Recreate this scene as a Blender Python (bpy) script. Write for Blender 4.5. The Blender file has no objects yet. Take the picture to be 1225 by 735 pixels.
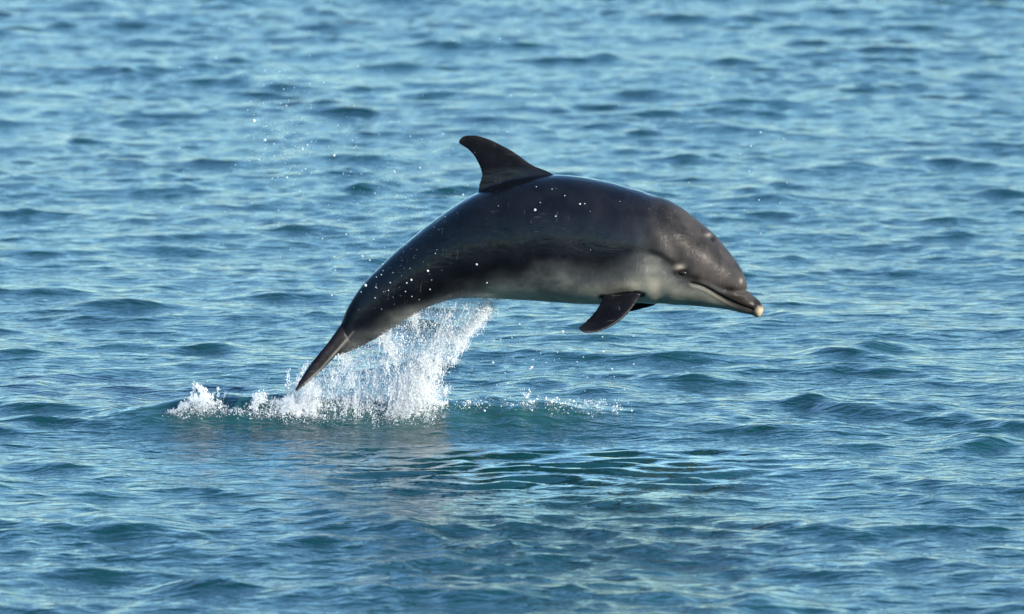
import bpy, bmesh, math, random
import numpy as np
from mathutils import Vector, Matrix
from mathutils.bvhtree import BVHTree

random.seed(7)
RNG = np.random.default_rng(7)
scene = bpy.context.scene
C = scene.collection
rad = math.radians

# ------------------------------------------------------------------ camera
PX = 0.004                    # metres per photograph pixel at the dolphin
DIST = 40.0
PITCH = rad(6.5)
ZC = (503 - 367.5) * PX / math.cos(PITCH) * 1.002
cam_loc = Vector((0.0, -DIST * math.cos(PITCH), ZC + DIST * math.sin(PITCH)))
cd = bpy.data.cameras.new('camera')
cd.sensor_width = 36.0
cd.lens = 36.0 * DIST / (1225 * PX)
cd.clip_start = 0.5
cd.clip_end = 9000.0
cd.dof.use_dof = True
cd.dof.focus_distance = DIST
cd.dof.aperture_fstop = 4.0
cam = bpy.data.objects.new('camera', cd)
C.objects.link(cam)
cam.location = cam_loc
cam.rotation_euler = (rad(90) - PITCH, 0, 0)
scene.camera = cam

# ------------------------------------------------------------------ sky and sun
SUN_DIR = Vector((0.80, -0.48, 0.32)).normalized()
sun_el = math.asin(SUN_DIR.z)
sun_az = math.atan2(SUN_DIR.x, SUN_DIR.y)
world = bpy.data.worlds.new('World')
scene.world = world
world.use_nodes = True
wn = world.node_tree.nodes
wl = world.node_tree.links
bg = wn['Background']
sky = wn.new('ShaderNodeTexSky')
sky.sky_type = 'NISHITA'
sky.sun_disc = False
sky.sun_elevation = sun_el
sky.sun_rotation = sun_az
sky.air_density = 1.0
sky.dust_density = 0.0
sky.ozone_density = 4.0
tint = wn.new('ShaderNodeMix')          # white balance of the whole sky
tint.data_type = 'RGBA'
tint.blend_type = 'MULTIPLY'
tint.inputs[0].default_value = 1.0
tint.inputs[7].default_value = (0.78, 0.95, 0.97, 1)
wl.new(sky.outputs[0], tint.inputs[6])
wl.new(tint.outputs[2], bg.inputs[0])
bg.inputs[1].default_value = 0.12
sd = bpy.data.lights.new('sun', 'SUN')
sd.energy = 3.6
sd.angle = rad(0.53)
sd.color = (1.0, 0.90, 0.77)
sun = bpy.data.objects.new('sun', sd)
C.objects.link(sun)
sun.location = (20, -8, 12)
sun.rotation_euler = SUN_DIR.to_track_quat('Z', 'Y').to_euler()

scene.view_settings.view_transform = 'Standard'
scene.view_settings.look = 'None'
scene.view_settings.gamma = 1.0
scene.view_settings.exposure = 1.5
scene.view_settings.use_curve_mapping = False
scene.cycles.max_bounces = 8
scene.cycles.transmission_bounces = 6
scene.cycles.caustics_reflective = False
scene.cycles.caustics_refractive = False
scene.cycles.sample_clamp_indirect = 6.0

# ------------------------------------------------------------------ helpers
FR, FU = Vector((1, 0, 0)), Vector((0, math.sin(PITCH), math.cos(PITCH)))
FF = Vector((0, math.cos(PITCH), -math.sin(PITCH)))


def P(px, py, y=0.0):
    """world point at depth plane y which the photograph shows at pixel px, py"""
    d = FF + FR * ((px - 612.5) * PX / DIST) + FU * ((367.5 - py) * PX / DIST)
    t = (y - cam_loc.y) / d.y
    return cam_loc + d * t


def Pn(px, py, y):
    """vectorised P"""
    px, py, y = np.broadcast_arrays(*[np.asarray(a, float) for a in (px, py, y)])
    a = (px - 612.5) * PX / DIST
    b = (367.5 - py) * PX / DIST
    dy = FF.y + FU.y * b
    dz = FF.z + FU.z * b
    t = (y - cam_loc.y) / dy
    return np.stack([a * t, y, cam_loc.z + dz * t], -1)


def _hash(i, j, k, seed):
    h = (i.astype(np.int64) * 374761393 + j.astype(np.int64) * 668265263
         + k.astype(np.int64) * 2147483647 + seed * 144665) & 0xffffffff
    h = ((h ^ (h >> 13)) * 1274126177) & 0xffffffff
    h = (h ^ (h >> 16)) & 0xffffff
    return h / float(0xffffff)


def vnoise(x, y, z=None, seed=0):
    """value noise 0..1"""
    x = np.asarray(x, float)
    y = np.asarray(y, float)
    z = np.zeros_like(x) if z is None else np.asarray(z, float)
    xi, yi, zi = np.floor(x), np.floor(y), np.floor(z)
    fx, fy, fz = x - xi, y - yi, z - zi
    fx, fy, fz = [f * f * (3 - 2 * f) for f in (fx, fy, fz)]
    r = 0
    for a in (0, 1):
        for b in (0, 1):
            for c in (0, 1):
                w = (fx if a else 1 - fx) * (fy if b else 1 - fy) * (fz if c else 1 - fz)
                r = r + w * _hash(xi + a, yi + b, zi + c, seed)
    return r


def fbm(x, y, z=None, octv=4, seed=0):
    r, amp, tot = 0, 1.0, 0
    z = np.zeros_like(np.asarray(x, float)) if z is None else z
    for o in range(octv):
        r = r + amp * vnoise(x * 2 ** o, y * 2 ** o, z * 2 ** o, seed + o * 17)
        tot += amp
        amp *= 0.5
    return r / tot


def smooth(e0, e1, x):
    t = np.clip((np.asarray(x, float) - e0) / (e1 - e0), 0, 1)
    return t * t * (3 - 2 * t)


def mesh_from(name, verts, faces, mat=None, smooth_shade=True):
    me = bpy.data.meshes.new(name)
    verts = np.asarray(verts, np.float32)
    faces = np.asarray(faces, np.int32)
    n = faces.shape[1]
    me.vertices.add(len(verts))
    me.vertices.foreach_set('co', verts.ravel())
    me.loops.add(faces.size)
    me.loops.foreach_set('vertex_index', faces.ravel())
    me.polygons.add(len(faces))
    me.polygons.foreach_set('loop_start', np.arange(0, faces.size, n, dtype=np.int32))
    me.polygons.foreach_set('loop_total', np.full(len(faces), n, np.int32))
    me.update(calc_edges=True)
    me.validate()
    if smooth_shade:
        me.polygons.foreach_set('use_smooth', np.ones(len(me.polygons), bool))
    if mat:
        me.materials.append(mat)
    return me


def add_attr(me, name, vals):
    a = me.attributes.new(name, 'FLOAT', 'POINT')
    a.data.foreach_set('value', np.asarray(vals, np.float32))


def new_mat(name):
    m = bpy.data.materials.new(name)
    m.use_nodes = True
    nt = m.node_tree
    return m, nt, nt.nodes['Principled BSDF'], nt.nodes['Material Output']


def tag(o, label=None, cat=None, group=None, kind=None):
    if label: o['label'] = label
    if cat: o['category'] = cat
    if group: o['group'] = group
    if kind: o['kind'] = kind
    return o


def node(nt, t, **kw):
    n = nt.nodes.new(t)
    for k, v in kw.items():
        setattr(n, k, v)
    return n


def math_node(nt, op, a, b=None, clamp=False):
    n = node(nt, 'ShaderNodeMath', operation=op, use_clamp=clamp)
    for i, v in enumerate((a, b)):
        if v is None:
            continue
        if isinstance(v, (int, float)):
            n.inputs[i].default_value = v
        else:
            nt.links.new(v, n.inputs[i])
    return n.outputs[0]


def mix_col(nt, fac, a, b):
    n = node(nt, 'ShaderNodeMix', data_type='RGBA')
    for sock, v in ((n.inputs[0], fac), (n.inputs[6], a), (n.inputs[7], b)):
        if isinstance(v, (int, float)):
            sock.default_value = v
        elif isinstance(v, tuple):
            sock.default_value = (*v, 1)
        else:
            nt.links.new(v, sock)
    return n.outputs[2]


def ramp(nt, src, p0, p1):
    n = node(nt, 'ShaderNodeMapRange', interpolation_type='SMOOTHSTEP')
    nt.links.new(src, n.inputs[0])
    n.inputs[1].default_value = p0
    n.inputs[2].default_value = p1
    return n.outputs[0]


# ------------------------------------------------------------------ sea
def water_material():
    m, nt, bs, out = new_mat('sea_water')
    L = nt.links
    geo = node(nt, 'ShaderNodeNewGeometry')
    tc = node(nt, 'ShaderNodeTexCoord')

    def mapped(scale, rot=0.0, src=tc.outputs['Object']):
        mp = node(nt, 'ShaderNodeMapping')
        mp.inputs['Scale'].default_value = scale
        mp.inputs['Rotation'].default_value = (0, 0, rot)
        L.new(src, mp.inputs[0])
        return mp.outputs[0]

    def noise(vec, scale, detail=3.0, rough=0.5, dist=0.0):
        n = node(nt, 'ShaderNodeTexNoise')
        n.inputs['Scale'].default_value = scale
        n.inputs['Detail'].default_value = detail
        n.inputs['Roughness'].default_value = rough
        n.inputs['Distortion'].default_value = dist
        L.new(vec, n.inputs['Vector'])
        return n.outputs[0]

    aer = node(nt, 'ShaderNodeAttribute', attribute_name='aeration').outputs['Fac']
    foam = node(nt, 'ShaderNodeAttribute', attribute_name='foam').outputs['Fac']
    slick = node(nt, 'ShaderNodeAttribute', attribute_name='ripple').outputs['Fac']
    flat = mapped((1, 1, 0))
    base = mix_col(nt, ramp(nt, noise(flat, 0.35, 2), 0.3, 0.7), (0.003, 0.030, 0.034), (0.004, 0.042, 0.045))
    base = mix_col(nt, aer, base, (0.05, 0.17, 0.15))
    lace = noise(mapped((1.0, 0.6, 1.0)), 26.0, 4, 0.6, 0.6)
    fm = math_node(nt, 'MULTIPLY', foam, 1.0)
    fmask = ramp(nt, math_node(nt, 'ADD', lace, math_node(nt, 'MULTIPLY', fm, 0.40)), 0.78, 0.90)
    base = mix_col(nt, fmask, base, (0.75, 0.78, 0.78))
    L.new(base, bs.inputs['Base Color'])
    rough_sea = math_node(nt, 'SUBTRACT', 1.0, math_node(nt, 'MULTIPLY', slick, 0.8))
    rg = math_node(nt, 'ADD', math_node(nt, 'MULTIPLY', fmask, 0.5), math_node(nt, 'MULTIPLY', rough_sea, 0.12))
    L.new(rg, bs.inputs['Roughness'])
    bs.inputs['IOR'].default_value = 1.333
    # fine ripples below the size of the mesh cells
    r1 = noise(mapped((0.50, 1.0, 0.0), 0.16), 10.0, 3, 0.55, 0.45)
    r2 = noise(mapped((0.60, 1.0, 0.0), -0.22), 22.0, 2, 0.5, 0.3)
    gust = ramp(nt, noise(mapped((0.5, 0.25, 0)), 1.1, 2), 0.3, 0.75)
    h = math_node(nt, 'ADD', math_node(nt, 'MULTIPLY', math_node(nt, 'MULTIPLY', r1, rough_sea), 0.030),
                  math_node(nt, 'MULTIPLY', math_node(nt, 'MULTIPLY', r2, math_node(nt, 'MULTIPLY', gust, rough_sea)), 0.0075))
    h = math_node(nt, 'ADD', h, math_node(nt, 'MULTIPLY', math_node(nt, 'MULTIPLY', lace, fmask), 0.02))
    bp = node(nt, 'ShaderNodeBump')
    bp.inputs['Strength'].default_value = 1.0
    bp.inputs['Distance'].default_value = 1.0
    L.new(h, bp.inputs['Height'])
    L.new(bp.outputs[0], bs.inputs['Normal'])
    return m


def axis_coords(lo, hi, step, far, grow):
    a = np.arange(lo, hi + step * 0.5, step)
    up, dn, s = [], [], step
    p = a[-1]
    while p < far:
        s *= grow
        p += s
        up.append(p)
    s, p = step, a[0]
    while p > -far:
        s *= grow
        p -= s
        dn.append(p)
    return np.concatenate([dn[::-1], a, up])


def wave_set():
    rng = np.random.default_rng(23)
    comps = []
    n = 190
    for i in range(n):
        f = (i + rng.random()) / n
        lam = 0.085 * (4.2 / 0.085) ** f
        main = rad(-97)                       # running towards the camera
        spread = rad(28) + rad(22) * (1 - f)
        th = main + rng.normal() * spread
        # slope weight by wavelength
        l = math.log(lam)
        w = 0.46 * math.exp(-((l - math.log(0.42)) / 0.85) ** 2) + 0.54 * math.exp(-((l - math.log(0.16)) / 0.55) ** 2)
        w += 0.20 * math.exp(-((l - math.log(1.8)) / 0.5) ** 2)
        comps.append((lam, th, w, rng.random() * 2 * math.pi))
    tot = math.sqrt(sum(c[2] ** 2 for c in comps) / 2)
    return [(c[0], c[1], c[2] / tot, c[3]) for c in comps]


RMS_SLOPE = 0.088
WAVES = wave_set()


def sea_surface(x, y, cell=None):
    """displaced surface; returns dx, dy, z"""
    x = np.asarray(x, np.float32)
    y = np.asarray(y, np.float32)
    dx = np.zeros_like(x)
    dy = np.zeros_like(x)
    z = np.zeros_like(x)
    gust = (0.62 + 0.76 * fbm(x * 0.55 + 3, y * 0.28 + 9, octv=3, seed=3)).astype(np.float32)
    gust2 = (0.45 + 1.1 * fbm(x * 0.9 + 30, y * 0.45 + 19, octv=3, seed=9)).astype(np.float32)
    near = (1 + 0.42 * smooth(-2.3, -4.0, y)).astype(np.float32)
    for lam, th, w, ph in WAVES:
        k = 2 * math.pi / lam
        a = RMS_SLOPE * w / k
        arg = (k * math.cos(th)) * x + (k * math.sin(th)) * y + ph
        g = a * (gust2 if lam < 0.3 else gust if lam < 1.2 else 1.0)
        g = g * near
        if cell is not None:
            g = g * np.clip(lam / (2.6 * cell) - 0.6, 0, 1)
        s = np.sin(arg)
        c = np.cos(arg)
        z += g * c
        q = 1.15 * g
        dx -= q * math.cos(th) * s
        dy -= q * math.sin(th) * s
    # swell thrown up by the animal: a low ridge under the splash and ring ripples
    rx = x + 0.55
    ridge = 0.085 * np.exp(-((y - 0.10) / 0.26) ** 2) * smooth(-1.65, -1.0, rx) * (1 - smooth(0.6, 1.4, rx))
    ridge *= (0.55 + 0.9 * vnoise(x * 2.2, y * 1.5, seed=41))
    ridge -= 0.03 * np.exp(-((y + 0.55) / 0.3) ** 2) * np.exp(-((x + 0.2) / 1.2) ** 2)
    if cell is not None:
        rough = np.exp(-((y - 0.05) / 0.32) ** 2) * smooth(-1.75, -1.2, rx) * (1 - smooth(0.7, 1.5, rx)) * np.clip(0.1 / (2.6 * cell) - 0.3, 0, 1)
        ridge += 0.030 * rough * (fbm(x * 11, y * 8, octv=3, seed=47) - 0.5)
    z += ridge.astype(np.float32)
    m = np.exp(-(((x - 0.2) / 1.0) ** 2 + ((y + 1.75) / 1.0) ** 2))
    ring = np.zeros_like(x)
    warp = 0.30 * (fbm(x * 1.3 + 7, y * 0.8, octv=3, seed=83) - 0.5)
    for sl, lam, ph in ((0.10, 0.17, 0.3), (-0.16, 0.145, 1.7), (0.24, 0.25, 4.0), (-0.05, 0.21, 2.2), (-0.32, 0.16, 5.0)):
        loc = 0.5 + 1.0 * vnoise(x * 2.1 + lam * 90, y * 1.2, seed=int(lam * 999))
        ring += (lam * 0.024) * loc * np.sin(2 * math.pi * (y + sl * x + warp) / lam + ph)
    if cell is not None:
        m = m * np.clip(0.15 / (2.6 * cell) - 0.6, 0, 1)
    z += (m * ring).astype(np.float32)
    return dx, dy, z


def build_sea():
    xs = axis_coords(-4.4, 4.4, 0.0135, 4000, 1.16)
    ys = axis_coords(-10.5, 31.0, 0.032, 4000, 1.16)
    X, Y = np.meshgrid(xs, ys)
    cx = np.gradient(xs)
    cy = np.gradient(ys)
    CELL = np.maximum(cx[None, :], cy[:, None])
    x, y, cell = X.ravel(), Y.ravel(), CELL.ravel().astype(np.float32)
    dx, dy, z = sea_surface(x, y, cell)
    # short steep crests scattered over the sea
    rng = np.random.default_rng(77)
    Z = z.reshape(X.shape)
    for k in range(560):
        px_, py_ = rng.uniform(-4.4, 4.4), rng.uniform(-10.5, 31)
        if abs(px_ + 0.3) < 1.6 and -3.6 < py_ < 0.9:
            continue
        lx = rng.uniform(0.09, 0.32)
        lf, lb = rng.uniform(0.06, 0.11), rng.uniform(0.18, 0.4)
        amp = lf * rng.uniform(0.08, 0.40) * (0.8 if py_ > 5 else 1.0)
        a = rng.normal(0.05, 0.32)
        bend = rng.normal(0, 0.5)
        i0, i1 = np.searchsorted(xs, (px_ - 3 * lx, px_ + 3 * lx))
        j0, j1 = np.searchsorted(ys, (py_ - 1.6, py_ + 1.6))
        gx, gy = X[j0:j1, i0:i1] - px_, Y[j0:j1, i0:i1] - py_
        q = gy - a * gx - bend * gx * gx
        Z[j0:j1, i0:i1] += amp * np.exp(-(gx / lx) ** 2) * np.where(q < 0, np.exp(-(q / lf) ** 2), np.exp(-(q / lb) ** 2))
    z = Z.ravel()
    v = np.stack([x + dx, y + dy, z], -1)
    nx, ny = len(xs), len(ys)
    i = (np.arange(ny - 1)[:, None] * nx + np.arange(nx - 1)[None, :]).ravel()
    f = np.stack([i, i + 1, i + nx + 1, i + nx], -1)
    me = mesh_from('sea', v, f, water_material())
    # bubbles mixed into the water around the splash, and foam lying on it
    u = x / PX + 612.5
    aer = (smooth(60, 230, u) * (1 - smooth(640, 790, u)) * np.exp(-((y - 0.02) / 0.28) ** 2)
           * (0.25 + 0.9 * fbm(x * 3, y * 3, octv=3, seed=5)))
    foam = (smooth(170, 260, u) * (1 - smooth(660, 760, u)) * np.exp(-((y + 0.06) / 0.20) ** 2)
            * (0.35 + 0.65 * smooth(0.35, 0.7, fbm(x * 4, y * 4, octv=3, seed=8))))
    foam = foam * (1 - 0.45 * smooth(530, 570, u)) * (0.5 + 0.5 * smooth(310, 350, u))
    add_attr(me, 'aeration', np.clip(aer, 0, 1) * 0.28)
    add_attr(me, 'foam', np.clip(foam, 0, 1))
    add_attr(me, 'ripple', np.exp(-np.clip(((x - 0.2) / 1.2) ** 2 + ((y + 1.7) / 1.05) ** 2, 0, 50) ** 2))
    o = bpy.data.objects.new('sea', me)
    C.objects.link(o)
    tag(o, 'rippled blue green sea surface', 'sea', kind='structure')
    return o


# ------------------------------------------------------------------ dolphin
def spline(ts, ys, t):
    """natural cubic spline through columns of ys"""
    ts = np.asarray(ts, float)
    ys = np.asarray(ys, float)
    if ys.ndim == 1:
        ys = ys[:, None]
    n = len(ts)
    h = np.diff(ts)
    A = np.zeros((n, n))
    r = np.zeros((n, ys.shape[1]))
    A[0, 0] = A[-1, -1] = 1
    for i in range(1, n - 1):
        A[i, i - 1], A[i, i], A[i, i + 1] = h[i - 1], 2 * (h[i - 1] + h[i]), h[i]
        r[i] = 6 * ((ys[i + 1] - ys[i]) / h[i] - (ys[i] - ys[i - 1]) / h[i - 1])
    M = np.linalg.solve(A, r)
    k = np.clip(np.searchsorted(ts, t) - 1, 0, n - 2)
    t = np.asarray(t)[:, None]
    t0, t1, hh = ts[k][:, None], ts[k + 1][:, None], h[k][:, None]
    return (M[k] * (t1 - t) ** 3 / (6 * hh) + M[k + 1] * (t - t0) ** 3 / (6 * hh)
            + (ys[k] / hh - M[k] * hh / 6) * (t1 - t) + (ys[k + 1] / hh - M[k + 1] * hh / 6) * (t - t0))


# back point, belly point and half width (all in units of 4 mm) along the body
BODY = [
    ((913.5, 368.5), (913, 373.5), 3.5), ((911, 363.5), (909.5, 378.6), 8.5), ((904, 356.5), (901, 377.6), 11.5),
    ((897.5, 349.5), (890, 375), 14.5), ((893.5, 340), (876, 371.8), 19), ((889.5, 327), (860, 369), 27),
    ((880.5, 312), (845, 367.5), 35), ((868, 296), (828, 365.8), 42), ((853, 279), (808, 364.5), 49),
    ((835, 264), (785, 363.2), 54), ((815, 248.5), (762, 362.6), 59), ((791, 236.8), (740, 363), 63),
    ((766, 228.7), (718, 364), 66), ((742, 221.7), (695, 363.6), 67), ((716, 215.3), (670, 362), 67),
    ((690, 211.2), (645, 360), 66), ((662, 209.3), (622, 358.8), 64), ((636, 211.5), (600, 357.5), 61),
    ((610, 216.8), (580, 356.6), 57), ((585, 225), (560, 356.4), 53), ((560, 236.5), (543, 357.8), 48),
    ((536, 251.8), (527, 362), 43), ((511, 270), (510, 368.5), 38), ((487, 289.6), (493, 378), 33),
    ((467, 306.9), (476, 389), 28), ((448, 325.5), (458, 400.5), 23), ((433, 342), (441, 410), 18.5),
    ((422, 358), (427, 417), 15), ((412.8, 375), (415, 422), 12.5), ((406.5, 391), (405, 425), 10.5),
    ((399, 405), (395, 427), 9), ((391, 417), (387, 428), 5)]


def grid_faces(nr, nc):
    f = []
    for i in range(nr - 1):
        for j in range(nc):
            a, b = i * nc + j, i * nc + (j + 1) % nc
            f.append((a, b, b + nc, a + nc))
    return f


def closed_loft(rings):
    """rings: array (nr, nc, 3) -> verts, quads with collapsed caps"""
    nr, nc, _ = rings.shape
    v = [rings.reshape(-1, 3)]
    f = grid_faces(nr, nc)
    v.append(rings[0].mean(0)[None])
    v.append(rings[-1].mean(0)[None])
    a, b = nr * nc, nr * nc + 1
    for j in range(nc):
        k = (j + 1) % nc
        f.append((a, k, j))
        f.append((b, (nr - 1) * nc + j, (nr - 1) * nc + k))
    return np.concatenate(v), f


def body_loft():
    n = len(BODY)
    dat = np.array([(b[0][0], b[0][1], b[1][0], b[1][1], b[2]) for b in BODY])
    # parameter: distance along the middle line
    mid = (dat[:, 0:2] + dat[:, 2:4]) / 2
    ts = np.concatenate([[0], np.cumsum(np.hypot(*np.diff(mid, axis=0).T))])
    t = np.linspace(0, ts[-1], 460)
    d = spline(ts, dat, t)
    nseg = 88
    th = np.linspace(0, 2 * math.pi, nseg, endpoint=False)
    T = Pn(d[:, 0], d[:, 1], 0)
    B = Pn(d[:, 2], d[:, 3], 0)
    Cn = (T + B) / 2
    A = (T - B) / 2
    W = d[:, 4] * PX
    ct, st = np.cos(th), np.sin(th)
    # slightly fuller flanks than an ellipse in the chest, keeled in the tail stock
    p = 1.0 - 0.08 * smooth(60, 200, t) * (1 - smooth(420, 560, t)) + 0.10 * smooth(480, 600, t)
    rings = np.zeros((len(t), nseg, 3))
    for i in range(len(t)):
        c_ = np.sign(ct) * np.abs(ct) ** p[i]
        s_ = np.sign(st) * np.abs(st) ** p[i]
        rings[i] = Cn[i] + c_[:, None] * A[i] + s_[:, None] * np.array([0, -W[i], 0])
    return closed_loft(rings)


def blade(sections, nchord=26):
    """fin: sections of (lead point, trail point, half thickness) from root to tip"""
    m = len(sections)
    ts = np.arange(m, dtype=float)
    dat = np.array([list(s[0]) + list(s[1]) + [s[2]] for s in sections])
    t = np.linspace(0, m - 1, 60)
    d = spline(ts, dat, t)
    Lp, Tp, H = d[:, 0:3], d[:, 3:6], d[:, 6]
    mid = (Lp + Tp) / 2
    span = np.gradient(mid, axis=0)
    rings = []
    for i in range(len(t)):
        ch = Tp[i] - Lp[i]
        nrm = np.cross(ch, span[i])
        nrm /= np.linalg.norm(nrm) + 1e-9
        u = (1 - np.cos(np.linspace(0, math.pi, nchord))) / 2
        prof = 2.6 * (0.2969 * np.sqrt(u) - 0.126 * u - 0.3516 * u ** 2 + 0.2843 * u ** 3 - 0.0936 * u ** 4) * 2
        prof = np.maximum(prof, 0.10 * (1 - u ** 6))
        prof[-1] = 0.02
        top = [Lp[i] + ch * a + nrm * H[i] * b for a, b in zip(u, prof)]
        bot = [Lp[i] + ch * a - nrm * H[i] * b for a, b in zip(u[-2:0:-1], prof[-2:0:-1])]
        rings.append(top + bot)
    return closed_loft(np.array(rings))


def px3(p, y):
    return tuple(P(p[0], p[1], y))


def dolphin_mesh(skin):
    parts = [body_loft()]
    # dorsal fin
    fin = [((672, 240), (580, 262), 0, 18), ((664, 211), (572, 230), 0, 12.5), ((641, 199.5), (575.5, 213), 0, 8),
           ((621, 186), (574.5, 202), 0, 6), ((603, 175), (569.5, 191), 0, 4.8), ((585, 166.5), (561.5, 180.5), 0, 3.6),
           ((568, 161.7), (554, 175.5), 0, 2.4), ((556, 162.3), (549, 171.5), 0, 1.2), ((551, 165), (548.4, 168.6), 0, 0.5)]
    parts.append(blade([(px3(a, y), px3(b, y), h * PX) for a, b, y, h in fin]))
    # near flipper
    fl = [((772, 335), (728, 336), -0.10, 8), ((768, 351), (722, 352), -0.16, 7.5), ((759.5, 365), (716, 366), -0.21, 6.5),
          ((746, 380.5), (706.5, 378), -0.26, 5.2), ((727.5, 392.8), (697.5, 386.8), -0.31, 3.8),
          ((711, 398.6), (692.6, 389.2), -0.345, 2.6), ((702, 399), (691.4, 391.8), -0.36, 1.5), ((697, 398), (691.6, 393.8), -0.365, 0.7)]
    parts.append(blade([(px3(a, y), px3(b, y), h * PX) for a, b, y, h in fl]))
    # far flipper
    ff = [((806, 335), (770, 328), 0.10, 8), ((797, 352), (762, 344), 0.16, 7.5), ((783, 364.5), (748, 354), 0.21, 6.5),
          ((764, 370.5), (734, 360), 0.26, 5.2), ((745, 374), (722, 365), 0.31, 3.8), ((730, 374.5), (716, 368.5), 0.345, 2.2),
          ((722, 373), (714, 370), 0.36, 1.0)]
    parts.append(blade([(px3(a, y), px3(b, y), h * PX) for a, b, y, h in ff]))
    # flukes, seen almost edge on
    near = [((414, 380), (429, 403), 0.02, 7.5), ((403, 395), (417, 411), -0.05, 7.0), ((394, 407.5), (406, 422), -0.11, 6.0),
            ((381.5, 423), (393, 436), -0.18, 5.0), ((368.5, 439.5), (379.5, 449), -0.25, 3.6), ((358, 456), (366, 461), -0.31, 2.2),
            ((352, 466.5), (355.2, 470), -0.345, 0.8)]
    parts.append(blade([(px3(a, y), px3(b, y), h * PX) for a, b, y, h in near]))
    far = [((416, 380), (428, 402), -0.02, 6.5), ((405, 396), (415, 409), 0.05, 6.0), ((396, 408.5), (404, 420), 0.11, 5.0),
           ((386, 421), (393, 431), 0.18, 4.0), ((378, 431), (384, 440), 0.25, 2.6), ((373, 438), (376, 443), 0.31, 1.2),
           ((371, 441.5), (372, 443.5), 0.33, 0.4)]
    parts.append(blade([(px3(a, y), px3(b, y), h * PX) for a, b, y, h in far]))
    bm = bmesh.new()
    for v, f in parts:
        vs = [bm.verts.new(p) for p in v]
        fs = []
        for q in f:
            try:
                fs.append(bm.faces.new([vs[k] for k in q]))
            except ValueError:
                pass
        bmesh.ops.recalc_face_normals(bm, faces=fs)
    me = bpy.data.meshes.new('dolphin_base')
    bm.to_mesh(me)
    bm.free()
    tmp = bpy.data.objects.new('dolphin_base', me)
    C.objects.link(tmp)
    md = tmp.modifiers.new('join', 'REMESH')
    md.mode = 'VOXEL'
    md.voxel_size = 0.0046
    sm = tmp.modifiers.new('soften', 'SMOOTH')
    sm.factor = 0.5
    sm.iterations = 6
    dg = bpy.context.evaluated_depsgraph_get()
    ev = tmp.evaluated_get(dg)
    me2 = bpy.data.meshes.new_from_object(ev)
    bpy.data.objects.remove(tmp)
    bpy.data.meshes.remove(me)
    n = len(me2.vertices)
    co = np.zeros(n * 3, np.float32)
    me2.vertices.foreach_get('co', co)
    co = co.reshape(-1, 3).astype(float)
    nor = np.zeros(n * 3, np.float32)
    me2.vertices.foreach_get('normal', nor)
    nor = nor.reshape(-1, 3).astype(float)
    # side-on body coordinates (units of 4 mm)
    u = 612.5 + co[:, 0] / PX
    v = 503 - co[:, 2] * math.cos(PITCH) / PX
    side = np.abs(co[:, 1]) / PX
    v = v + math.sin(PITCH) * side            # features were measured on the visible flank

    def dist_to(poly):
        best = np.full(n, 1e9)
        for (ax, ay), (bx, by) in zip(poly[:-1], poly[1:]):
            ex, ey = bx - ax, by - ay
            t = np.clip(((u - ax) * ex + (v - ay) * ey) / (ex * ex + ey * ey), 0, 1)
            best = np.minimum(best, np.hypot(u - ax - t * ex, v - ay - t * ey))
        return best
    disp = np.zeros(n)
    mouth = [(825, 338.5), (834, 340.5), (842, 343.4), (850, 347.5), (857.5, 352), (870, 358.8), (880, 363.4), (889, 367), (900, 370.5)]
    dm = dist_to(mouth)
    infront = smooth(818, 828, u) * smooth(906, 897, u)
    disp -= 0.0075 * np.exp(-(dm / 1.5) ** 2) * infront
    disp += 0.0018 * np.exp(-((dm - 4.0) / 2.2) ** 2) * infront            # lips
    # crease between the melon and the beak
    crease = [(897, 345.5), (889, 348.5), (878, 349), (866, 346.5), (852, 341)]
    dc = dist_to(crease)
    disp -= 0.012 * np.exp(-(dc / 3.4) ** 2) * (0.25 + 0.75 * smooth(850, 882, u))
    # ridge over the eye and the eye socket
    ex, ey = 814.0, 327.0
    de = np.hypot((u - ex) / 1.5, v - ey)
    disp -= 0.006 * np.exp(-(de / 3.6) ** 2)
    disp += 0.005 * np.exp(-(np.hypot((u - 812) / 1.7, v - 319.5) / 4.2) ** 2)
    disp += 0.003 * np.exp(-(np.hypot((u - 817) / 2.0, v - 334) / 3.4) ** 2)
    # blowhole
    hole_zone = (co[:, 1] < 0.01) & (side < 34)
    db = np.hypot((u - 852.5) / 1.3, (v - 285) / 1.4)
    disp -= 0.013 * np.exp(-(db / 2.6) ** 2) * hole_zone
    disp += 0.004 * np.exp(-(np.hypot(u - 847, v - 281) / 3.0) ** 2)
    # loose folds behind the head
    disp += 0.0016 * np.sin((u - 0.35 * v) / 5.2 + 3 * vnoise(u / 40, v / 40, seed=4)) * smooth(745, 775, u) * (1 - smooth(795, 830, u))
    co2 = co + nor * disp[:, None]
    me2.vertices.foreach_set('co', co2.astype(np.float32).ravel())

    # ---- skin pigment masks, with some light and shade painted in
    bu = [340, 405, 430, 455, 480, 520, 560, 600, 640, 690, 735, 765, 790, 806, 822, 840, 856, 872, 890, 920]
    bv = [500, 404, 396, 384, 371, 347, 328, 316, 313, 311, 303, 300, 304, 312, 325, 334, 344, 355, 364, 369]
    vb = np.interp(u, bu, bv)
    wob = ((fbm(u / 26, v / 15, co[:, 1] * 9, octv=4, seed=11) - 0.5) * 20 + (vnoise(u / 60, v / 22, seed=19) - 0.5) * 22) * smooth(900, 840, u)
    d = v - vb + wob
    pale = smooth(-6, 34, d)
    belly = smooth(16, 58, d + wob * 0.9)
    # fins stay dark
    finm = smooth(3, 0, (v - 207) - 0.0 * u) * (u < 670)
    bvh = BVHTree.FromPolygons([tuple(q) for q in parts[0][0]], [tuple(q) for q in parts[0][1]])
    off = np.zeros(n)
    for k in np.nonzero((u > 670) & (u < 820) & (v > 325))[0]:
        off[k] = bvh.find_nearest(Vector(co[k]))[3]
    flip = smooth(0.0006, 0.006, off)
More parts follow.
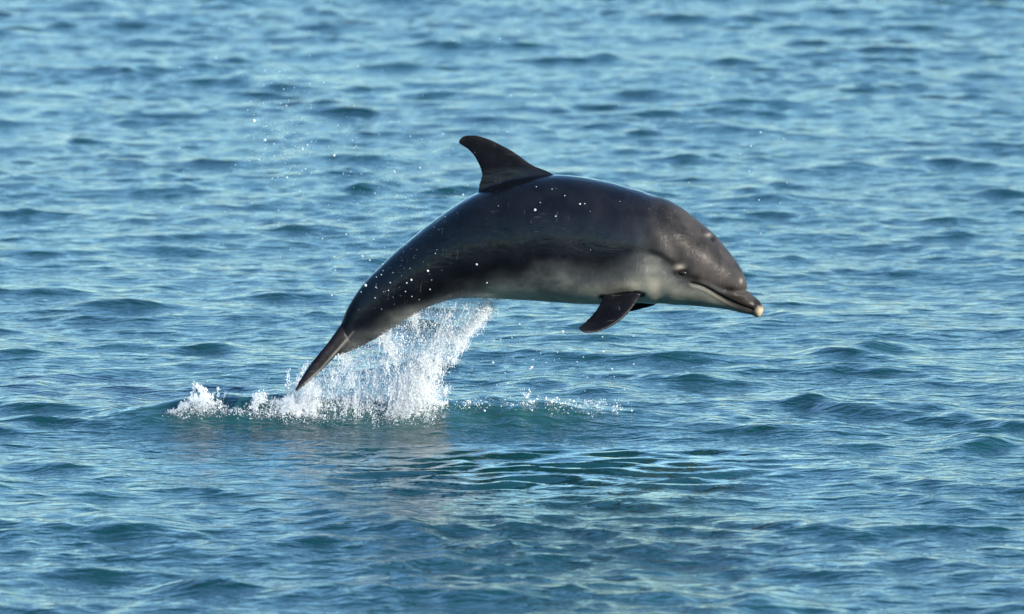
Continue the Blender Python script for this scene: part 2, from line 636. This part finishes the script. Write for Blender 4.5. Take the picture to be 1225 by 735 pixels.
    for pt in parts[2:4]:
        bvf = BVHTree.FromPolygons([tuple(q) for q in pt[0]], [tuple(q) for q in pt[1]])
        gap = np.full(n, 1.0)
        for k in np.nonzero((u > 670) & (u < 820) & (v > 325))[0]:
            gap[k] = bvf.find_nearest(Vector(co[k]))[3]
        gap += 0.012 * (fbm(u / 6, v / 6, octv=3, seed=14) - 0.5)
        flip = np.maximum(flip, smooth(0.034, 0.008, gap))
    shoulder = 0.75 * np.exp(-(dist_to([(756, 351), (742, 347), (730, 352)]) / 8.0) ** 2) * (0.7 + 0.5 * fbm(u / 8, v / 8, octv=3, seed=14))
    flip = np.maximum(flip, np.clip(shoulder, 0, 1))
    fluke = smooth(426, 408, u + 0.35 * (v - 400))
    fluke_glint = np.exp(-(dist_to([(423, 397), (403, 420), (385, 441), (366, 459)]) / 1.1) ** 2) * smooth(362, 372, u)  # lit strip along the fluke edge, painted as pale skin
    fluke = fluke * (1 - 0.5 * fluke_glint)
    pale = pale * (1 - flip) * (1 - fluke)
    belly = belly * (1 - flip) * (1 - fluke)
    pale = np.maximum(pale, fluke_glint * 0.35)
    belly = np.maximum(belly, fluke_glint * 0.25)
    head = smooth(755, 815, u + (fbm(u / 18, v / 18, octv=3, seed=2) - 0.5) * 50) * (1 - pale)
    stripe = np.exp(-(dist_to([(770, 297), (790, 305), (806, 316), (818, 325)]) / 5.0) ** 2)
    stripe = np.maximum(stripe, np.exp(-(dist_to([(808, 326), (832, 333)]) / 5.5) ** 2) * 0.9)
    beak = np.exp(-(dist_to([(872, 352), (890, 362), (903, 367)]) / 7.0) ** 2) * (v < np.interp(u, [p[0] for p in mouth], [p[1] for p in mouth]) + 2)
    tip = smooth(11.0, 3.0, np.hypot(u - 910.5, v - 374.5))
    lip_shade = np.exp(-(dm / np.interp(u, [825, 860, 880, 892, 905], [1.2, 1.5, 2.6, 2.8, 1.5])) ** 2) * infront  # dark lips, and the shade of the mouth gap painted in
    lip_shade = np.maximum(lip_shade, 0.95 * np.exp(-(np.hypot((u - 815.5) / 1.9, v - 327.5) / 5.2) ** 4))  # shadow around the eye, painted as dark skin
    mv = np.interp(u, [p[0] for p in mouth], [p[1] for p in mouth])
    chin = np.exp(-((v - mv - 3.6) / 1.7) ** 2) * smooth(822, 830, u) * smooth(884, 862, u)
    jaw = smooth(2.5, 8, v - mv) * smooth(815, 850, u)
    belly = np.maximum(belly, 0.75 * jaw)
    hole = np.exp(-(db / 2.4) ** 2) * hole_zone  # shade inside the blowhole pit, painted dark
    pale_glints = np.exp(-(np.hypot((u - 811.5) / 1.7, v - 320) / 3.2) ** 2)  # bright lit patch over the eye, painted as pale skin
    pale_glints = np.maximum(pale_glints, np.exp(-(np.hypot((u - 846.5) / 1.6, v - 281.5) / 2.4) ** 2) * hole_zone * 0.6)
    pale_glints = np.maximum(pale_glints, 0.7 * np.exp(-(np.hypot(u - 886, (v - 336) / 1.5) / 2.0) ** 2))  # small highlight on the melon, painted pale
    pale_glints = np.maximum(pale_glints, 0.6 * chin)
    fin_rim_lit = np.exp(-(dist_to([(549, 168), (556, 162), (568, 161), (585, 166), (610, 178), (640, 198)]) / 4) ** 2)  # warm sunlit rim of the dorsal fin, painted into the skin
    fin_up = smooth(206, 198, v) * (u < 660)
    dry = np.clip(np.maximum(np.maximum(head, flip), np.maximum(np.maximum(fin_up, fluke), smooth(5, 2, dm) * infront)), 0, 1)
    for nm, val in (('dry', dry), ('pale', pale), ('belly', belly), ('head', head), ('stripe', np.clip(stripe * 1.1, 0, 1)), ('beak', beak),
                    ('snout', tip), ('lip_shade', np.clip(lip_shade + hole, 0, 1)), ('brow_glint', pale_glints), ('fin_edge_lit', fin_rim_lit)):
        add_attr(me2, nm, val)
    me2.polygons.foreach_set('use_smooth', np.ones(len(me2.polygons), bool))
    me2.materials.clear()
    me2.materials.append(skin)
    me2.update()
    me2.name = 'body'
    return me2


def skin_material():
    m, nt, bs, out = new_mat('wet_dolphin_skin')
    L = nt.links

    def at(n):
        return node(nt, 'ShaderNodeAttribute', attribute_name=n).outputs['Fac']
    tc = node(nt, 'ShaderNodeTexCoord')

    def noise(scale, detail=4, vecscale=(1, 1, 1), rot=(0, 0, 0), dist=0.0):
        mp = node(nt, 'ShaderNodeMapping')
        mp.inputs['Scale'].default_value = vecscale
        mp.inputs['Rotation'].default_value = rot
        L.new(tc.outputs['Object'], mp.inputs[0])
        n = node(nt, 'ShaderNodeTexNoise')
        n.inputs['Scale'].default_value = scale
        n.inputs['Detail'].default_value = detail
        n.inputs['Distortion'].default_value = dist
        L.new(mp.outputs[0], n.inputs['Vector'])
        return n.outputs[0]
    mott = noise(9, 6)
    fine = noise(60, 3)
    streak = noise(34, 5, (2.4, 1.0, 0.30), (0, 0.35, 0), 1.2)      # rake marks running down the flank
    dark = mix_col(nt, ramp(nt, mott, 0.35, 0.7), (0.003, 0.0033, 0.005), (0.006, 0.0063, 0.009))
    headc = mix_col(nt, ramp(nt, mott, 0.3, 0.7), (0.014, 0.0135, 0.014), (0.043, 0.038, 0.036))
    col = mix_col(nt, at('head'), dark, headc)
    grey = mix_col(nt, ramp(nt, mott, 0.3, 0.7), (0.055, 0.060, 0.061), (0.115, 0.12, 0.114))
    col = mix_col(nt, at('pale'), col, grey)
    cream = mix_col(nt, ramp(nt, mott, 0.3, 0.75), (0.22, 0.215, 0.180), (0.35, 0.33, 0.265))
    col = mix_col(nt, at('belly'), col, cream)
    rake = math_node(nt, 'MULTIPLY', ramp(nt, streak, 0.58, 0.74), 0.16)
    rake = math_node(nt, 'MULTIPLY', rake, math_node(nt, 'ADD', math_node(nt, 'MULTIPLY', at('head'), 0.3), math_node(nt, 'ADD', at('pale'), 0.06)))
    col = mix_col(nt, rake, col, (0.42, 0.40, 0.35))
    scar = noise(46, 3, (0.22, 1.0, 2.4), (0, 0.7, 0), 0.5)
    scar2 = noise(40, 3, (2.6, 1.0, 0.25), (0, 0.25, 0), 0.5)
    sc = math_node(nt, 'MAXIMUM', ramp(nt, scar, 0.66, 0.72), ramp(nt, scar2, 0.66, 0.72))
    sc = math_node(nt, 'MULTIPLY', sc, math_node(nt, 'MULTIPLY', ramp(nt, noise(3.5, 2), 0.45, 0.65), 0.17))
    col = mix_col(nt, sc, col, (0.26, 0.25, 0.22))
    col = mix_col(nt, math_node(nt, 'MULTIPLY', at('fin_edge_lit'), 0.15), col, (0.05, 0.042, 0.035))
    col = mix_col(nt, at('stripe'), col, (0.008, 0.007, 0.007))
    col = mix_col(nt, math_node(nt, 'MULTIPLY', at('brow_glint'), 0.75), col, (0.30, 0.27, 0.22))
    col = mix_col(nt, math_node(nt, 'MULTIPLY', at('beak'), 0.95), col, (0.012, 0.010, 0.009))
    col = mix_col(nt, at('snout'), col, (0.34, 0.28, 0.19))
    col = mix_col(nt, at('lip_shade'), col, (0.012, 0.010, 0.010))
    L.new(col, bs.inputs['Base Color'])
    rg = math_node(nt, 'ADD', math_node(nt, 'MULTIPLY', ramp(nt, mott, 0.3, 0.7), 0.16), 0.40)
    L.new(rg, bs.inputs['Roughness'])
    bs.inputs['IOR'].default_value = 1.36
    L.new(math_node(nt, 'SUBTRACT', 0.15, math_node(nt, 'MULTIPLY', at('dry'), 0.10)), bs.inputs['Specular IOR Level'])
    L.new(math_node(nt, 'SUBTRACT', 0.75, math_node(nt, 'MULTIPLY', at('dry'), 0.60)), bs.inputs['Coat Weight'])
    L.new(math_node(nt, 'ADD', 0.05, math_node(nt, 'MULTIPLY', at('dry'), 0.26)), bs.inputs['Coat Roughness'])
    bs.inputs['Coat IOR'].default_value = 1.333
    h = math_node(nt, 'ADD', math_node(nt, 'MULTIPLY', mott, 0.004), math_node(nt, 'MULTIPLY', fine, 0.0005))
    h = math_node(nt, 'ADD', h, math_node(nt, 'MULTIPLY', streak, 0.0004))
    bp = node(nt, 'ShaderNodeBump')
    bp.inputs['Strength'].default_value = 0.6
    bp.inputs['Distance'].default_value = 1.0
    L.new(h, bp.inputs['Height'])
    L.new(bp.outputs[0], bs.inputs['Normal'])
    film = noise(20, 5, (0.6, 1.0, 1.0), (0, -0.3, 0), 1.0)            # running film of water
    bp2 = node(nt, 'ShaderNodeBump')
    bp2.inputs['Strength'].default_value = 0.7
    bp2.inputs['Distance'].default_value = 1.0
    L.new(math_node(nt, 'ADD', h, math_node(nt, 'MULTIPLY', film, 0.0055)), bp2.inputs['Height'])
    L.new(bp2.outputs[0], bs.inputs['Coat Normal'])
    return m


def build_dolphin():
    root = bpy.data.objects.new('dolphin', None)
    C.objects.link(root)
    root.location = P(640, 360, 0)
    tag(root, 'dark grey dolphin with pale belly leaping in an arc above the sea', 'dolphin')
    me = dolphin_mesh(skin_material())
    body = bpy.data.objects.new('body', me)
    C.objects.link(body)
    body.parent = root
    body.matrix_parent_inverse = Matrix.Translation(-root.location)
    # eyes: dark wet balls seated in the sockets
    em, nt, bs, out = new_mat('dark_eye')
    bs.inputs['Base Color'].default_value = (0.008, 0.007, 0.007, 1)
    bs.inputs['Roughness'].default_value = 0.3
    bs.inputs['Specular IOR Level'].default_value = 0.15
    c = np.zeros(len(me.vertices) * 3, np.float32)
    me.vertices.foreach_get('co', c)
    c = c.reshape(-1, 3)
    u = 612.5 + c[:, 0] / PX
    v = 503 - c[:, 2] * math.cos(PITCH) / PX
    for s in (-1, 1):
        near = (np.hypot(u - 814, v + math.sin(PITCH) * np.abs(c[:, 1]) / PX - 326.5) < 4) & (np.sign(c[:, 1]) == s)
        y = c[near, 1].mean()
        bm = bmesh.new()
        bmesh.ops.create_uvsphere(bm, u_segments=24, v_segments=16, radius=1)
        for q in bm.verts:
            q.co = Vector((q.co.x * 0.029, q.co.y * 0.013, q.co.z * 0.0155))
        em_ = bpy.data.meshes.new('eye')
        bm.to_mesh(em_)
        bm.free()
        for p in em_.polygons:
            p.use_smooth = True
        em_.materials.append(em)
        e = bpy.data.objects.new('eye', em_)
        C.objects.link(e)
        e.rotation_euler = (0, rad(14), 0)
        e.location = (( 814 - 612.5) * PX, y - s * 0.0085, (503 - 326.5 + math.sin(PITCH) * abs(y) / PX) * PX / math.cos(PITCH))
        e.parent = root
        e.matrix_parent_inverse = Matrix.Translation(-root.location)
    return root


# ------------------------------------------------------------------ splash and spray
def spray_material(name, white):
    """aerated water: partly milky, partly clear"""
    m, nt, bs, out = new_mat(name)
    bs.inputs['Base Color'].default_value = (0.88, 0.90, 0.91, 1)
    bs.inputs['Roughness'].default_value = 0.25
    bs.inputs['IOR'].default_value = 1.333
    bs.inputs['Transmission Weight'].default_value = 1.0 - white
    tr = node(nt, 'ShaderNodeBsdfTranslucent')
    tr.inputs['Color'].default_value = (0.88, 0.90, 0.91, 1)
    mx = node(nt, 'ShaderNodeMixShader')
    mx.inputs[0].default_value = 0.42
    nt.links.new(bs.outputs[0], mx.inputs[1])
    nt.links.new(tr.outputs[0], mx.inputs[2])
    nt.links.new(mx.outputs[0], out.inputs['Surface'])
    return m


def droplet_nodes(mat):
    ng = bpy.data.node_groups.new('droplets', 'GeometryNodeTree')
    ng.interface.new_socket('Geometry', in_out='INPUT', socket_type='NodeSocketGeometry')
    ng.interface.new_socket('Geometry', in_out='OUTPUT', socket_type='NodeSocketGeometry')
    N = ng.nodes
    gi = N.new('NodeGroupInput')
    go = N.new('NodeGroupOutput')
    ico = N.new('GeometryNodeMeshIcoSphere')
    ico.inputs['Radius'].default_value = 1.0
    ico.inputs['Subdivisions'].default_value = 2
    ss = N.new('GeometryNodeSetShadeSmooth')
    sm = N.new('GeometryNodeSetMaterial')
    sm.inputs['Material'].default_value = mat
    m2p = N.new('GeometryNodeMeshToPoints')
    iop = N.new('GeometryNodeInstanceOnPoints')
    sc = N.new('GeometryNodeInputNamedAttribute')
    sc.data_type = 'FLOAT_VECTOR'
    sc.inputs['Name'].default_value = 'drop_scale'
    ro = N.new('GeometryNodeInputNamedAttribute')
    ro.data_type = 'FLOAT_VECTOR'
    ro.inputs['Name'].default_value = 'drop_turn'
    e2r = N.new('FunctionNodeEulerToRotation')
    k = ng.links.new
    k(gi.outputs[0], m2p.inputs['Mesh'])
    k(ico.outputs['Mesh'], ss.inputs['Geometry'])
    k(ss.outputs[0], sm.inputs['Geometry'])
    k(m2p.outputs[0], iop.inputs['Points'])
    k(sm.outputs[0], iop.inputs['Instance'])
    k(ro.outputs['Attribute'], e2r.inputs[0])
    k(e2r.outputs[0], iop.inputs['Rotation'])
    k(sc.outputs['Attribute'], iop.inputs['Scale'])
    k(iop.outputs[0], go.inputs[0])
    return ng


def spray_object(name, pts, size, label, mat, stretch=None, tilt=None):
    """one cloud of drops: points carry the size and turn of each drop"""
    n = len(pts)
    me = bpy.data.meshes.new(name)
    me.vertices.add(n)
    me.vertices.foreach_set('co', np.asarray(pts, np.float32).ravel())
    s = np.stack([size, size, size], -1)
    s *= RNG.uniform(0.75, 1.25, s.shape)
    if stretch is not None:
        s[:, 2] *= stretch
    a = me.attributes.new('drop_scale', 'FLOAT_VECTOR', 'POINT')
    a.data.foreach_set('vector', s.astype(np.float32).ravel())
    r = RNG.normal(0, 0.5, (n, 3))
    if tilt is not None:
        r *= 0.25
        r[:, 1] += tilt
    b = me.attributes.new('drop_turn', 'FLOAT_VECTOR', 'POINT')
    b.data.foreach_set('vector', r.astype(np.float32).ravel())
    me.materials.append(mat)
    o = bpy.data.objects.new(name, me)
    C.objects.link(o)
    md = o.modifiers.new('drops', 'NODES')
    md.node_group = droplet_nodes(mat)
    tag(o, label, 'splash', kind='stuff')
    return o


def reject(n, box, dens):
    """n pixel positions inside box drawn with the density function dens(u, v)"""
    us, vs = [], []
    got = 0
    while got < n:
        u = RNG.uniform(box[0], box[1], n)
        v = RNG.uniform(box[2], box[3], n)
        k = RNG.random(n) < dens(u, v)
        us.append(u[k])
        vs.append(v[k])
        got += int(k.sum())
    return np.concatenate(us)[:n], np.concatenate(vs)[:n]


BELLY_U = [340, 352, 366, 380, 396, 406, 420, 438, 457, 477, 501, 521, 541, 558, 587, 624]
BELLY_V = [470, 470, 457, 445, 430, 425, 420, 411, 400, 388, 372, 364, 358, 356, 357, 359]


def curtain_density(u, v):
    top = np.interp(u, BELLY_U, BELLY_V) - 2
    right = np.interp(v, [355, 375, 395, 420, 450, 475, 503], [604, 590, 576, 560, 536, 530, 534])
    left = np.interp(v, [420, 440, 460, 480, 503], [400, 362, 346, 338, 330])
    inside = smooth(-3, 3, v - top) * smooth(-4, 14, right - u + 10 * (fbm(v / 9, u * 0 + 3, octv=3, seed=1) - 0.5) * 3) * smooth(0, 10, u - left)
    wisps = fbm(u / 13 + 0.012 * (v - 430) * (u - 500) / 30, v / 42, octv=4, seed=21)
    lace = fbm(u / 7, v / 9, octv=3, seed=33)
    base = 0.19 + 1.5 * smooth(0.40, 0.72, wisps) * smooth(0.30, 0.62, lace)
    col = np.exp(-((u - np.interp(v, [380, 420, 460, 503], [545, 517, 497, 491])) / np.interp(v, [380, 503], [12, 22])) ** 2) * smooth(375, 440, v)
    col2 = np.exp(-((u - np.interp(v, [440, 503], [372, 360])) / 16) ** 2) * smooth(445, 475, v)
    fall = np.exp(-((u - np.interp(v, [360, 400, 450], [596, 560, 556])) / 5) ** 2) * (1 - smooth(420, 465, v)) * 0.5
    low = smooth(462, 500, v) * 0.75
    return np.clip(inside * (base * 0.42 + (col * 0.9 + col2 * 0.9 + low * 0.6) * (0.25 + 0.9 * smooth(0.35, 0.65, lace)) + fall), 0, 1)


def strands(paths, step, r0, wob):
    """torn ropes of water: strings of overlapping long drops along curved paths
    paths: (start px, start py, end px, end py, sag px, depth)"""
    P_, S_, K_, T_ = [], [], [], []
    for x0, y0, x1, y1, sag, dep in paths:
        ln = math.hypot(x1 - x0, y1 - y0)
        m = max(4, int(ln / step))
        t = np.linspace(0, 1, m)
        g = RNG.random() * 100
        uu = x0 + (x1 - x0) * t + sag * 4 * t * (1 - t) + wob * (fbm(t * ln / 9 + g, t * 0 + g, octv=3, seed=5) - 0.5)
        vv = y0 + (y1 - y0) * t ** 1.25 + 0.5 * wob * (fbm(t * ln / 9 + g + 50, t * 0 + g, octv=3, seed=6) - 0.5)
        thick = fbm(t * ln / 6 + g, t * 0 + 3 * g, octv=3, seed=8)
        k = thick > 0.36
        if k.sum() < 3:
            continue
        du, dv = np.gradient(uu), np.gradient(vv)
        tl = np.arctan2(du, -dv)
        P_.append(Pn(uu[k], vv[k], dep))
        S_.append(r0 * (0.35 + 1.5 * np.clip(thick[k] - 0.3, 0, 1)) * RNG.uniform(0.7, 1.3))
        K_.append(np.full(k.sum(), step * PX / r0 * 1.1))
        T_.append(tl[k])
    return map(np.concatenate, (P_, S_, K_, T_))


def build_splash():
    milky = spray_material('white_water', 0.92)
    clear = spray_material('clear_drops', 0.5)
    # main curtain falling from the tail stock
    n = 150000
    u, v = reject(n, (325, 620, 352, 506), curtain_density)
    depth = RNG.normal(0, 1, n) * np.interp(v, [360, 440, 503], [0.05, 0.09, 0.11]) + 0.03
    p = Pn(u, v, 0.0)
    p[:, 1] = depth
    # the boil of white water where the curtain meets the sea
    nb = 16000
    bx = (RNG.uniform(338, 536, nb) - 612.5) * PX
    by = RNG.normal(0.05, 0.06, nb) - 0.11 * (vnoise(bx * 7, bx * 0 + 2, seed=4) - 0.35)
    keep = fbm(bx * 16, by * 9, octv=3, seed=55) > 0.43
    bx, by = bx[keep], by[keep]
    _, _, bz = sea_surface(bx, by)
    lump = 0.055 * smooth(0.35, 0.75, fbm(bx * 12, by * 8, octv=3, seed=58))
    bz = bz + lump * RNG.random(len(bx)) ** 0.7
    p = np.concatenate([p[p[:, 2] > -0.03], np.stack([bx, by, bz], -1)])
    n = len(p)
    size = 0.00069 * np.exp(RNG.normal(0, 0.45, n)) * np.where(RNG.random(n) < 0.03, 2.0, 1.0)
    stretch = RNG.uniform(0.9, 2.6, n)
    tilt = np.full(n, 0.12)
    paths = []
    for k in range(230):
        x0 = RNG.uniform(385, 600)
        top = np.interp(x0, BELLY_U, BELLY_V)
        f = RNG.random() ** 0.8
        y0 = top + (500 - top) * f * 0.75
        x0 -= f * 0.22 * max(0, x0 - 430)
        if x0 > np.interp(y0, [355, 375, 395, 420, 450, 475, 503], [598, 582, 568, 548, 526, 520, 524]):
            continue
        y1 = min(503, y0 + RNG.uniform(12, 45))
        x1 = x0 - (y1 - y0) * RNG.uniform(0.0, 0.5) * (x0 - 380) / 180
        paths.append((x0, y0, x1, y1, RNG.normal(1.5, 2), RNG.normal(0.02, 0.09)))
    for k in range(60):                                   # the two thick spouts
        c, w = ((497, 14), (362, 10))[k % 3 == 2]
        x1 = RNG.normal(c, w)
        y0 = RNG.uniform(425, 480) if c > 400 else RNG.uniform(455, 488)
        paths.append((x1 + RNG.normal(10, 6) * (503 - y0) / 60, y0, x1, 504, RNG.normal(0, 2), RNG.normal(0.0, 0.09)))
    sp, ss, sk, st = strands(paths, 0.9, 0.0016, 9.0)
    spray_object('splash_curtain', np.concatenate([p, sp]), np.concatenate([size, ss]),
                 'white curtain of spray falling under the tail of the leaping dolphin', milky,
                 stretch=np.concatenate([stretch, sk]), tilt=np.concatenate([tilt, st]))

    # low ragged splashes left of the curtain
    def low_density(u, v):
        hump = np.interp(u, [188, 200, 214, 232, 246, 258, 268, 280, 292, 300, 312, 320, 330, 340, 352],
                         [500, 490, 484, 476, 473, 478, 479, 486, 486, 481, 472, 474, 480, 476, 470])
        rag = (fbm(u / 6, v / 30, octv=3, seed=61) - 0.5) * 16
        ins = smooth(-2, 6, v - hump - rag) * smooth(504, 498, v)
        return np.clip(ins * (0.34 + 1.0 * smooth(0.36, 0.66, fbm(u / 8, v / 6, octv=4, seed=71))), 0, 1)
    n = 60000
    u, v = reject(n, (188, 352, 458, 505), low_density)
    p = Pn(u, v, 0.03 + RNG.normal(0, 0.09, n))
    size = 0.00095 * np.exp(RNG.normal(0, 0.4, n))
    extra_u, extra_v, extra_s = [], [], []

    def jet(a, b, w0, w1, m):
        t = RNG.random(m)
        w = w0 + (w1 - w0) * t
        extra_u.append(a[0] + (b[0] - a[0]) * t + RNG.normal(0, 1, m) * w)
        extra_v.append(a[1] + (b[1] - a[1]) * t + RNG.normal(0, 1, m) * w)
        extra_s.append(0.0019 * np.exp(RNG.normal(0, 0.35, m)) * (1.2 - 0.4 * t))
    jet((256, 482), (234, 461), 2.6, 1.8, 420)
    jet((234, 461), (230, 472), 1.5, 1.5, 60)
    jet((262, 484), (271, 470), 1.8, 1.0, 150)
    jet((262, 482), (260, 465), 1.2, 0.8, 60)
    jet((306, 492), (302, 474), 2.0, 1.0, 130)
    jet((302, 476), (316, 472), 2.2, 2.0, 260)
    jet((316, 472), (326, 488), 2.0, 2.0, 160)
    jet((344, 480), (345, 440), 2.6, 1.4, 220)
    jet((352, 462), (368, 432), 2.4, 1.6, 200)
    eu, ev_, es = map(np.concatenate, (extra_u, extra_v, extra_s))
    p = np.concatenate([p, Pn(eu, ev_, 0.04 + RNG.normal(0, 0.02, len(eu)))])
    size = np.concatenate([size, es])
    stretch, tilt = RNG.uniform(0.8, 2.0, len(p)), np.full(len(p), -0.3)
    paths = []
    for k in range(120):
        x0 = RNG.choice([RNG.uniform(200, 345), RNG.normal(250, 14), RNG.normal(312, 12)])
        y0 = RNG.uniform(488, 502)
        h = RNG.uniform(4, 24) * (0.5 + 0.6 * math.exp(-((x0 - 248) / 20) ** 2) + 0.5 * math.exp(-((x0 - 312) / 14) ** 2))
        paths.append((x0, y0, x0 + RNG.normal(-4, 9), y0 - h, RNG.normal(0, 3), RNG.normal(0.03, 0.06)))
    for a, b, w in (((258, 484), (233, 460), 9), ((262, 484), (273, 470), 5), ((302, 490), (303, 474), 5), ((303, 476), (318, 472), 6)):
        for k in range(w):
            j = RNG.normal(0, 1.6, 4)
            paths.append((a[0] + j[0], a[1] + j[1], b[0] + j[2], b[1] + j[3], RNG.normal(0, 1.5), 0.04 + RNG.normal(0, 0.03)))
    sp, ss, sk, st = strands(paths, 0.8, 0.0016, 7.0)
    spray_object('low_splash', np.concatenate([p, sp]), np.concatenate([size, ss]),
                 'low ragged white splash trailing behind the tail', milky,
                 stretch=np.concatenate([stretch, sk]), tilt=np.concatenate([tilt, st]))

    # pattering drops on the swell to the right
    def patter(u, v):
        mask = smooth(520, 560, u) * (1 - smooth(690, 760, u)) * smooth(474, 486, v) * smooth(507, 499, v)
        cl = smooth(0.42, 0.7, fbm(u / 9, v / 5, octv=3, seed=91))
        spot = (np.exp(-(np.hypot((u - 627) / 9, (v - 478) / 8)) ** 2) * 1.5 + np.exp(-(np.hypot((u - 668) / 14, (v - 492) / 5)) ** 2)
                + np.exp(-(np.hypot((u - 703) / 18, (v - 496) / 5)) ** 2) * 1.3 + np.exp(-(np.hypot((u - 630) / 14, (v - 501) / 3)) ** 2))
        return np.clip(mask * (0.08 + 0.5 * cl) + 0.8 * spot * cl * (v < 505), 0, 1)
    n = 3800
    u, v = reject(n, (515, 770, 465, 507), patter)
    p = Pn(u, v, 0.05 + RNG.normal(0, 0.06, n))
    size = 0.0012 * np.exp(RNG.normal(0, 0.5, n))
    spray_object('patter_spray', p, size, 'thin scatter of white drops pattering on the green swell below the belly', milky,
                 stretch=RNG.uniform(0.7, 1.5, n))

    # fine mist of drops in the air, too many to count
    def mist(u, v):
        a = np.exp(-(((u - 338 - (v - 150) * 0.02) / 34) ** 2 + ((v - 165) / 62) ** 2))
        b = np.exp(-(((u - 470) / 70) ** 2 + ((v - 240) / 60) ** 2)) * 0.6
        c = np.exp(-(((u - 600) / 95) ** 2 + ((v - 455) / 30) ** 2)) * 0.8
        e = np.exp(-(((u - 470) / 50) ** 2 + ((v - 335) / 45) ** 2)) * 0.5
        return a + b + c + e + 0.03
    n = 900
    u, v = reject(n, (180, 960, 0, 505), mist)
    p = Pn(u, v, RNG.normal(-0.05, 0.35, n))
    p = p[p[:, 2] > 0.02]
    size = 0.0011 * np.exp(RNG.normal(0, 0.4, len(p)))
    spray_object('fine_spray', p, size, 'fine spray of tiny drops hanging in the air around the dolphin', clear)


def build_droplets():
    """single drops large enough to tell apart"""
    mat = spray_material('bright_drop', 0.75)
    bm = bmesh.new()
    bmesh.ops.create_icosphere(bm, subdivisions=2, radius=1.0)
    for q in bm.verts:
        k = 1 + 0.14 * math.sin(3.1 * q.co.x + 1.7 * q.co.z) + 0.10 * math.cos(4.0 * q.co.y + 2.0 * q.co.x)
        q.co *= k
    me = bpy.data.meshes.new('water_droplet')
    bm.to_mesh(me)
    bm.free()
    for p in me.polygons:
        p.use_smooth = True
    me.materials.append(mat)
    sets = [
        ('droplets flung up behind the dorsal fin', 'white water droplet flung high over the sea behind the dorsal fin', 42,
         lambda n: (RNG.normal(336, 26, n), RNG.normal(160, 55, n)), (-0.1, 0.3)),
        ('droplets over the back of the tail', 'white water droplet over the sea above the tail stock', 30,
         lambda n: (RNG.normal(455, 55, n), RNG.normal(235, 42, n)), (0.3, 0.5)),
        ('droplets in front of the dark tail stock', 'white water droplet in front of the dark tail stock', 34,
         lambda n: (RNG.normal(470, 34, n), RNG.normal(338, 26, n)), (-0.45, -0.3)),
        ('droplets in front of the dark back', 'white water droplet in front of the dark back', 10,
         lambda n: (RNG.normal(680, 70, n), RNG.normal(238, 14, n)), (-0.45, -0.35)),
        ('droplets beside the curtain of spray', 'white water droplet falling beside the curtain of spray', 30,
         lambda n: (RNG.normal(590, 32, n), RNG.normal(430, 36, n)), (-0.1, 0.2)),
        ('droplets below the flipper', 'white water droplet falling below the flipper', 26,
         lambda n: (RNG.normal(695, 38, n), RNG.normal(440, 32, n)), (-0.2, 0.2)),
        ('droplets ahead of the snout', 'white water droplet in the air ahead of the snout', 9,
         lambda n: (RNG.normal(915, 14, n), RNG.normal(270, 40, n)), (-0.1, 0.1)),
        ('droplets above the low splash', 'white water droplet thrown above the low splash behind the tail', 12,
         lambda n: (RNG.normal(300, 28, n), RNG.normal(462, 9, n)), (-0.1, 0.1)),
    ]
    for group, label, n, fn, (d0, d1) in sets:
        u, v = fn(n)
        v = np.clip(v, 2, 496)
        for a, b in zip(u, v):
            o = bpy.data.objects.new('water_droplet', me)
            C.objects.link(o)
            o.location = P(a, b, RNG.uniform(d0, d1))
            s = 0.0027 * math.exp(RNG.normal(0, 0.38))
            o.scale = (s, s, s * RNG.uniform(0.9, 1.35))
            o.rotation_euler = tuple(RNG.uniform(0, 6.28, 3))
            tag(o, label, 'water drop', group)


build_sea()
build_dolphin()
build_splash()
build_droplets()
